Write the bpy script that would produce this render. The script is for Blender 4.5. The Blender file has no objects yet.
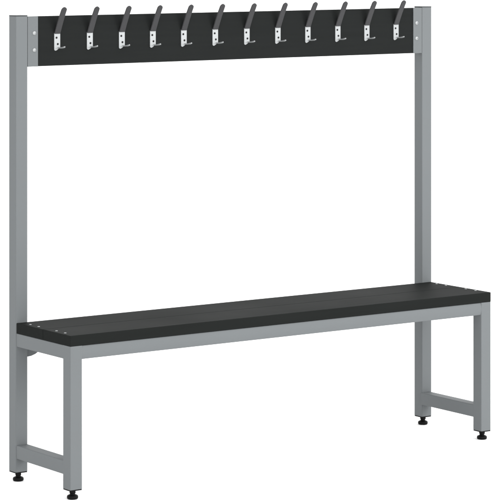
import bpy, bmesh, math, random
from mathutils import Vector, Matrix

S = 0.001                       # everything below is written in millimetres
scn = bpy.context.scene
COL = scn.collection

# ------------------------------------------------------------------ materials
def new_mat(name):
    m = bpy.data.materials.new(name); m.use_nodes = True
    nt = m.node_tree
    return m, nt, nt.nodes['Principled BSDF']

def grain_mat(name, col, rough, metallic=0.0, var=0.04, scale=600.0, bump=0.0, stretch=(1, 1, 1),
              rvar=0.05, spec=0.5, cloud=3.0, cvar=0.03):
    """Paint, laminate or plated metal: fine grain, a slow unevenness, and a faint bump."""
    m, nt, b = new_mat(name)
    N, L = nt.nodes, nt.links
    tc = N.new('ShaderNodeTexCoord')
    mp = N.new('ShaderNodeMapping'); mp.inputs['Scale'].default_value = stretch
    L.new(tc.outputs['Object'], mp.inputs['Vector'])
    n1 = N.new('ShaderNodeTexNoise'); n1.inputs['Scale'].default_value = scale
    n1.inputs['Detail'].default_value = 3.0
    L.new(mp.outputs['Vector'], n1.inputs['Vector'])
    n2 = N.new('ShaderNodeTexNoise'); n2.inputs['Scale'].default_value = cloud
    n2.inputs['Detail'].default_value = 4.0
    L.new(tc.outputs['Object'], n2.inputs['Vector'])
    # value multiplier = 1 + var*(n1-.5)*2 + cvar*(n2-.5)*2
    r1 = N.new('ShaderNodeMapRange')
    r1.inputs['To Min'].default_value = 1 - var; r1.inputs['To Max'].default_value = 1 + var
    r1.inputs['From Min'].default_value = 0.25; r1.inputs['From Max'].default_value = 0.75
    L.new(n1.outputs['Fac'], r1.inputs['Value'])
    r2 = N.new('ShaderNodeMapRange')
    r2.inputs['To Min'].default_value = 1 - cvar; r2.inputs['To Max'].default_value = 1 + cvar
    r2.inputs['From Min'].default_value = 0.25; r2.inputs['From Max'].default_value = 0.75
    L.new(n2.outputs['Fac'], r2.inputs['Value'])
    mu = N.new('ShaderNodeMath'); mu.operation = 'MULTIPLY'
    L.new(r1.outputs['Result'], mu.inputs[0]); L.new(r2.outputs['Result'], mu.inputs[1])
    vm = N.new('ShaderNodeVectorMath'); vm.operation = 'SCALE'
    vm.inputs[0].default_value = col
    L.new(mu.outputs['Value'], vm.inputs['Scale'])
    L.new(vm.outputs['Vector'], b.inputs['Base Color'])
    rr = N.new('ShaderNodeMapRange')
    rr.inputs['From Min'].default_value = 0.3; rr.inputs['From Max'].default_value = 0.7
    rr.inputs['To Min'].default_value = rough - rvar; rr.inputs['To Max'].default_value = rough + rvar
    L.new(n2.outputs['Fac'], rr.inputs['Value'])
    L.new(rr.outputs['Result'], b.inputs['Roughness'])
    b.inputs['Metallic'].default_value = metallic
    b.inputs['Specular IOR Level'].default_value = spec
    if bump:
        bp = N.new('ShaderNodeBump'); bp.inputs['Strength'].default_value = bump
        bp.inputs['Distance'].default_value = 0.0004
        L.new(n1.outputs['Fac'], bp.inputs['Height'])
        L.new(bp.outputs['Normal'], b.inputs['Normal'])
    return m

STEEL  = grain_mat('grey_powder_coat', (0.1175, 0.1262, 0.1302), 0.62, spec=0.10, var=0.035, scale=900, bump=0.10)
BRACK  = grain_mat('grey_powder_coat_bracket', (0.115, 0.1235, 0.127), 0.62, spec=0.10, var=0.05, scale=700, bump=0.14)
SLAT   = grain_mat('black_laminate', (0.0112, 0.0123, 0.0118), 0.62, var=0.06, scale=60, stretch=(0.06, 1, 1),
                   bump=0.10, spec=0.012, cloud=2.0, cvar=0.05)
BOARD  = grain_mat('black_laminate_board', (0.0124, 0.0134, 0.0132), 0.62, var=0.05, scale=80, stretch=(0.05, 1, 1),
                   bump=0.10, spec=0.012, cloud=2.0, cvar=0.05)
COAT   = grain_mat('dark_grey_plastic_sleeve', (0.0345, 0.0345, 0.0362), 0.6, var=0.10, scale=500, bump=0.15, spec=0.2)
ZINC   = grain_mat('bright_zinc_plate', (0.262, 0.272, 0.275), 0.42, metallic=0.3, var=0.04, scale=500)
SCREW  = grain_mat('zinc_screw', (0.30, 0.31, 0.313), 0.40, metallic=0.6, var=0.05, scale=500)
HOLE   = grain_mat('black_oxide_screw', (0.006, 0.006, 0.006), 0.5, var=0.1, scale=500, spec=0.1)
CAP    = grain_mat('charcoal_plastic_cap', (0.045, 0.049, 0.051), 0.5, var=0.06, scale=500, spec=0.2)
RUBBER = grain_mat('black_plastic_foot', (0.0035, 0.0035, 0.0036), 0.5, var=0.1, scale=300, spec=0.08)
WHITE  = grain_mat('white_studio_floor', (0.945, 0.945, 0.945), 0.7, var=0.004, scale=40, spec=0.2, cloud=0.3, cvar=0.004)

# ------------------------------------------------------------------ mesh helpers
def link(name, bm, mat, parent=None, smooth=True):
    bmesh.ops.scale(bm, vec=(S, S, S), verts=bm.verts)
    bmesh.ops.recalc_face_normals(bm, faces=bm.faces)
    me = bpy.data.meshes.new(name); bm.to_mesh(me); bm.free()
    me.materials.append(mat)
    if smooth:
        for p in me.polygons: p.use_smooth = True
        me.set_sharp_from_angle(angle=math.radians(32))
    o = bpy.data.objects.new(name, me); COL.objects.link(o)
    if smooth:                                    # flat faces stay flat beside their rounded edges
        wn = o.modifiers.new('weighted_normals', 'WEIGHTED_NORMAL'); wn.keep_sharp = True; wn.weight = 80
    if parent: o.parent = parent
    return o

def box(x0, x1, y0, y1, z0, z1, r=0.0, axes='xyz', seg=3, bm=None):
    """Box; r rounds the edges running along the listed axes."""
    own = bm is None
    b = bmesh.new()
    vs = [b.verts.new((x, y, z)) for x in (x0, x1) for y in (y0, y1) for z in (z0, z1)]
    for q in ((0,1,3,2),(4,6,7,5),(0,4,5,1),(2,3,7,6),(0,2,6,4),(1,5,7,3)):
        b.faces.new([vs[i] for i in q])
    if r:
        es = []
        for e in b.edges:
            d = e.verts[1].co - e.verts[0].co
            ax = 'xyz'[max(range(3), key=lambda i: abs(d[i]))]
            if ax in axes: es.append(e)
        bmesh.ops.bevel(b, geom=es, offset=r, segments=seg, profile=0.5, affect='EDGES')
    if own: return b
    me = bpy.data.meshes.new('tmp'); b.to_mesh(me); b.free(); bm.from_mesh(me); bpy.data.meshes.remove(me)
    return bm

def lathe(prof, cx=0, cy=0, n=32, axis='z', bm=None, base=0.0):
    """Surface of revolution of [(radius, height)...]; axis 'z' up or '-y' towards the viewer."""
    bm = bm or bmesh.new()
    rings = []
    for r, h in prof:
        ring = []
        for k in range(n):
            a = 2 * math.pi * k / n
            c, s = r * math.cos(a), r * math.sin(a)
            p = (cx + c, cy + s, base + h) if axis == 'z' else (cx + c, base - h, cy + s)
            ring.append(bm.verts.new(p))
        rings.append(ring)
    for a, b in zip(rings, rings[1:]):
        for k in range(n):
            bm.faces.new((a[k], a[(k+1) % n], b[(k+1) % n], b[k]))
    bm.faces.new(rings[0]); bm.faces.new(list(reversed(rings[-1])))
    return bm

def prism_y(pts, y0, y1, r=0.0):
    """Outline in (x, z) given a thickness along y."""
    bm = bmesh.new()
    a = [bm.verts.new((x, y0, z)) for x, z in pts]
    b = [bm.verts.new((x, y1, z)) for x, z in pts]
    bm.faces.new(a); bm.faces.new(list(reversed(b)))
    n = len(pts)
    for i in range(n):
        bm.faces.new((a[i], b[i], b[(i+1) % n], a[(i+1) % n]))
    if r:
        es = [e for e in bm.edges if abs(e.verts[0].co.y - e.verts[1].co.y) < 1e-6]
        bmesh.ops.bevel(bm, geom=es, offset=r, segments=2, profile=0.5, affect='EDGES')
    return bm

# ------------------------------------------------------------------ dimensions (mm)
L, D, A, AD = 1627.6, 315.8, 41.6, 42.6     # AD: box section measured front to back
E0, E1 = 1.6, 4.6               # the posts stand this far outside the bench ends
H, ZS, TS, RH = 1395.6, 456.5, 31.9, 40.8
ZB = ZS - TS                    # underside of the seat = top of the frame
LB = 41.0                       # underside of the low stretchers
FLOOR = -30.8
BT, BB = 1391.6, 1237.2         # hook board

# ------------------------------------------------------------------ the thing
bench = bpy.data.objects.new('cloakroom_bench', None); COL.objects.link(bench)
bench.location = (0, 0, 0)
bench['label'] = 'grey steel cloakroom bench with black slatted seat and hook board above'
bench['category'] = 'bench'

def foot(cx, cy, parent):
    """Screw-in levelling foot: threaded stud, lock nut and a domed round pad."""
    bm = lathe([(6.6, -3.8), (6.6, -8.0)], cx, cy, 24)
    for k in range(3):                                              # stud thread
        z = -12.8 - k * 2.0
        lathe([(7.2, z), (8.4, z - 0.7), (7.2, z - 1.4)], cx, cy, 24, bm=bm)
    lathe([(9.6, -6.4), (10.4, -7.0), (10.4, -12.4), (9.6, -13.2)], cx, cy, 6, bm=bm)
    lathe([(7.2, -9), (7.6, -15.0), (9.4, -17.6), (13.4, -19.0), (15.8, -20.6), (16.8, -23.0),
           (16.8, -26.6), (15.9, -29.2), (14.4, -30.6)], cx, cy, 40, bm=bm)
    return link('levelling_foot', bm, RUBBER, parent)

def upright(name, x0, y0, top):
    o = link(name, box(x0, x0 + A, y0, y0 + AD, 0, top, r=2.6, axes='z'), STEEL, bench)
    link('end_cap', box(x0 + .3, x0 + A - .3, y0 + .3, y0 + AD - .3, -3.6, -0.05, r=2.8, axes='z'), RUBBER, o)
    foot(x0 + A / 2, y0 + AD / 2, o)
    return o

posts = []
for x0 in (-E0, L - A + E1):
    p = upright('post', x0, 0, H - 3.6)
    link('top_cap', box(x0 - .25, x0 + A + .25, -.25, AD + .25, H - 3.55, H, r=1.4), CAP, p)
    posts.append(p)
legs = [upright('leg', x0, -D, ZB - 0.1) for x0 in (0, L - A)]

# end frames: upper side rails and low stretchers, 40 mm box section
for x0 in (0, L - A):
    link('side_rail', box(x0 + .5, x0 + A - .5, -D + AD - 3, 1.0, ZB - RH, ZB - .2, r=2.2, axes='y'), STEEL, bench)
    link('stretcher', box(x0 + .5, x0 + A - .5, -D + AD - 3, 1.0, LB, LB + 41.5, r=3.0, axes='y'), STEEL, bench)
# long rails under the seat
def crowned_rail():
    # crown added to the outer face so it shades lighter above, darker below
    z0, z1, yb = ZB - RH, ZB - .25, -D + AD - .6
    prof = [(yb, z1), (-D + 4.6, z1)]
    n = 12
    for i in range(n + 1):
        q = 1 - 2 * i / n
        prof.append((-D + .5 + 2.3 * q * q, (z0 + z1) / 2 + q * ((z1 - z0) / 2 - 1.2)))
    prof += [(-D + 4.6, z0), (yb, z0)]
    bm = bmesh.new()
    a = [bm.verts.new((A - 3, y, z)) for y, z in prof]
    b = [bm.verts.new((L - A + 3, y, z)) for y, z in prof]
    bm.faces.new(a); bm.faces.new(list(reversed(b)))
    for i in range(len(prof)):
        k = (i + 1) % len(prof)
        bm.faces.new((a[i], b[i], b[k], a[k]))
    return link('front_rail', bm, STEEL, bench)
crowned_rail()
rear = link('rear_rail', box(A - E0 - 1, L - A + E1 + 1, 0.8, AD - .8, ZB - RH + .3, ZB - .3, r=2.2, axes='x'), STEEL, bench)

# gussets in the corners below the rear rail
def gusset(xe, sgn):
    pts = [(0, 0), (66, 0), (64, -6), (58, -16), (49, -25), (38, -31.5), (24, -36), (8, -37.6), (0, -37.8)]
    pts = [(xe + sgn * x, ZB - RH + .3 + z) for x, z in pts]
    if sgn < 0: pts.reverse()
    return link('gusset', prism_y(pts, 16.5, 21.5, r=.5), STEEL, bench)
gusset(A - E0 - .5, 1); gusset(L - A + E1 + .5, -1)

# seat: two long boards, four screws at each end
def screw_head(x, y, z, parent):
    bm = lathe([(4.0, -.4), (4.0, .25), (3.5, .8), (2.4, 1.2), (1.5, 1.28), (1.3, .5)], x, y, 24, base=z)
    return link('screw', bm, SCREW, parent)
for y0, y1 in ((-D, -D / 2 - .2), (-D / 2 + .2, -0.6)):
    pl = link('seat_board', box(0, L, y0, y1, ZB, ZS, r=1.8, seg=4), SLAT, bench)
    c = -79.0 if y1 > -50 else -233.0
    for x in (17.5, L - 18.0):
        for dy in (-25.0, 25.0):
            screw_head(x, c + dy, ZS, pl)

# hook board between the posts with an angle bracket at each end
bx0, bx1 = A - E0 + 1.5, L - A + E1 - 1.5
board = link('hook_board', box(bx0 + 2.4, bx1 - 2.4, 3.6, 21.6, BB + .4, BT - .4, r=1.0, seg=2), BOARD, bench)
BW = 36.4
def bracket(xe, sgn):
    xa, xb = sorted((xe + sgn * .6, xe + sgn * (BW + .8)))
    bm = box(xa, xb, .4, 3.4, BB, BT, r=.7, seg=2)
    xa, xb = sorted((xe + sgn * .7, xe + sgn * 3.6))
    box(xa, xb, 3.0, 24.0, BB + .2, BT - .2, r=.3, seg=1, bm=bm)
    o = link('rail_bracket', bm, BRACK, bench)
    for z in (1340.0, 1287.9):
        x = xe + sgn * 23.6
        bolt = lathe([(6.6, -.3), (6.6, .5), (6.0, 1.7), (4.4, 2.9), (3.0, 3.3), (2.6, 3.3), (2.2, 1.6)],
                     x, z, 32, axis='-y', base=.4)
        lathe([(2.2, 1.55), (2.0, 1.7)], x, z, 6, axis='-y', base=.4, bm=bolt)
        link('bolt', bolt, SCREW, o)
    return o
bracket(A - E0, 1); bracket(L - A + E1, -1)

# ------------------------------------------------------------------ coat hooks
YF = 3.6                        # front of the hook board
ZK = 1337.8                     # bend between back plate and arm

def backplate_mesh():
    # flat strip screwed to the board; lower corner cut away beside the small peg
    hw = 10.6
    pts = [(-hw, ZK + .5), (-hw, 1288.5), (-hw + .7, 1286.0), (-hw + 2.4, 1284.4), (-hw + 5.0, 1284.0), (-hw + 7.6, 1284.8),
           (-1.0, 1286.0), (2.0, 1288.0), (5.2, 1290.4), (7.6, 1291.8), (9.4, 1293.0), (hw, 1294.6), (hw, ZK + .5)]
    return prism_y(pts, YF - 2.6, YF - .05, r=.35)

def strip(path, width_at, thick, cap_n=0, r=.6):
    """Flat strip swept along a (y, z) path; width across x, thickness normal to the path."""
    bm = bmesh.new(); n = len(path); rows = []
    for i, (y, z) in enumerate(path):
        a = path[max(i - 1, 0)]; b = path[min(i + 1, n - 1)]
        t = Vector((b[0] - a[0], b[1] - a[1])).normalized()
        nrm = Vector((-t.y, t.x))
        w = width_at(i / (n - 1)); h = thick / 2
        prof = [(-w, -h + r), (-w + r, -h), (w - r, -h), (w, -h + r), (w, h - r), (w - r, h), (-w + r, h), (-w, h - r)]
        rows.append([bm.verts.new((px, y + nrm.x * q, z + nrm.y * q)) for px, q in prof])
    for a, b in zip(rows, rows[1:]):
        for k in range(8):
            bm.faces.new((a[k], a[(k + 1) % 8], b[(k + 1) % 8], b[k]))
    bm.faces.new(rows[0]); bm.faces.new(list(reversed(rows[-1])))
    return bm

def arm_mesh():
    # plastic-sleeved arm rising out of the plate and leaning forward, round tip
    base = Vector((YF - 2.4, ZK - .5)); tip = Vector((YF - 47.5, 1418.6))
    ctrl = [base, base + Vector((-1.2, 4.0))]
    path = []
    N = 40
    length = (tip - base).length
    for i in range(N + 1):
        s = 1 - (1 - i / N) ** 1.7                                   # denser towards the tip
        p = base.lerp(tip, s)
        sag = 1.6 * math.sin(math.pi * s)                            # barely bowed
        path.append((p.x + sag * .8, p.y + sag * .45))
    tot = length
    def w(t):
        s = 1 - (1 - t) ** 1.7
        left = (1 - s) * tot
        full = 10.4 - 1.0 * s
        if left < full:
            k = 1 - left / full
            return max(full * math.sqrt(max(1 - k * k, 0)), 1.6)
        return full
    return strip(path, w, 5.0, r=1.1)

def peg_mesh():
    # small lower peg: a narrow tongue running forward from the foot of the plate, tip slightly raised
    path = []
    N = 14
    for i in range(N + 1):
        s = i / N
        path.append((YF - 1.6 - 36.0 * s, 1292.8 - .6 * math.sin(math.pi * s) + 4.0 * s ** 2.0))
    def w(t):
        if t > .72: return max(4.0 * math.sqrt(max(1 - ((t - .72) / .28) ** 2, 0)), .9)
        return 4.0
    bm = strip(path, w, 3.8, r=.7)
    bmesh.ops.translate(bm, verts=bm.verts, vec=(6.4, 0, 0))
    return bm

def hook_screw(x, z, parent):
    bm = lathe([(3.3, -.2), (3.3, .5), (2.6, 1.1), (1.2, 1.3)], x, z, 20, axis='-y', base=YF - 2.6)
    return link('screw', bm, HOLE, parent)

def make_hook():
    o = link('coat_hook', backplate_mesh(), ZINC, bench)
    link('hook_arm', arm_mesh(), COAT, o)
    link('lower_peg', peg_mesh(), ZINC, o)
    hook_screw(-2.6, 1324.0, o); hook_screw(1.8, 1304.3, o)
    return o

HX = [146.3, 264.7, 382.6, 498.7, 616.7, 738.2, 862.5, 986.6, 1108.6, 1232.6, 1354.5, 1479.2]
first = make_hook(); kids = list(first.children)
for i, x in enumerate(HX):
    if i == 0: h = first
    else:
        h = first.copy(); COL.objects.link(h); h.parent = bench
        for k in kids:
            c = k.copy(); COL.objects.link(c); c.parent = h
    h.location = (x * S, 0, 0)

# ------------------------------------------------------------------ the white surface it stands on
bm = bmesh.new()
bmesh.ops.create_circle(bm, cap_ends=True, segments=96, radius=160000.0)
bmesh.ops.translate(bm, verts=bm.verts, vec=(0, 0, FLOOR))
fl = link('floor', bm, WHITE, None, smooth=False)
fl['kind'] = 'structure'

# ------------------------------------------------------------------ light: white studio
w = bpy.data.worlds.new('World'); scn.world = w; w.use_nodes = True
nt = w.node_tree; N, K = nt.nodes, nt.links
bg = N['Background']
tc = N.new('ShaderNodeTexCoord'); sx = N.new('ShaderNodeSeparateXYZ')
K.new(tc.outputs['Generated'], sx.inputs[0])
rp = N.new('ShaderNodeValToRGB')
rp.color_ramp.elements[0].position = 0.0;  rp.color_ramp.elements[0].color = (1, 1, 1, 1)
rp.color_ramp.elements[1].position = 0.75; rp.color_ramp.elements[1].color = (.72, .72, .72, 1)
K.new(sx.outputs['Z'], rp.inputs['Fac'])
dt = N.new('ShaderNodeVectorMath'); dt.operation = 'DOT_PRODUCT'       # the studio is brighter on its front right side
dt.inputs[1].default_value = (0.8, -0.6, 0.0)
K.new(tc.outputs['Generated'], dt.inputs[0])
az = N.new('ShaderNodeMapRange')
az.inputs['From Min'].default_value = -1; az.inputs['From Max'].default_value = 1
az.inputs['To Min'].default_value = 0.64; az.inputs['To Max'].default_value = 1.20
K.new(dt.outputs['Value'], az.inputs['Value'])
mx = N.new('ShaderNodeVectorMath'); mx.operation = 'SCALE'
K.new(rp.outputs['Color'], mx.inputs[0]); K.new(az.outputs['Result'], mx.inputs['Scale'])
K.new(mx.outputs['Vector'], bg.inputs['Color'])
bg.inputs['Strength'].default_value = 2.75

def softbox(name, loc, target, size, power):
    l = bpy.data.lights.new(name, 'AREA'); l.shape = 'RECTANGLE'; l.size, l.size_y = size
    l.energy = power
    o = bpy.data.objects.new(name, l); COL.objects.link(o)
    o.location = loc
    o.rotation_euler = (Vector(target) - Vector(loc)).to_track_quat('-Z', 'Y').to_euler()
    return o
softbox('softbox_key', (3.2, -4.6, 2.6), (0.8, 0, 0.8), (1.8, 1.8), 115)

# ------------------------------------------------------------------ camera
cam = bpy.data.cameras.new('camera'); co = bpy.data.objects.new('camera', cam); COL.objects.link(co)
co.location = (-4.06061506, -6.978464659, 1.660982113)
co.rotation_euler = (math.radians(90), 0, -0.615468)
cam.sensor_width = 36; cam.lens = math.exp(7.876358) * 36 / 500
cam.shift_x = 0.0; cam.shift_y = -(250 + 71.534911) / 500
cam.clip_start = 0.05; cam.clip_end = 1000
scn.camera = co
scn.view_settings.view_transform = 'Standard'; scn.view_settings.look = 'None'
scn.view_settings.exposure = 0; scn.view_settings.gamma = 1
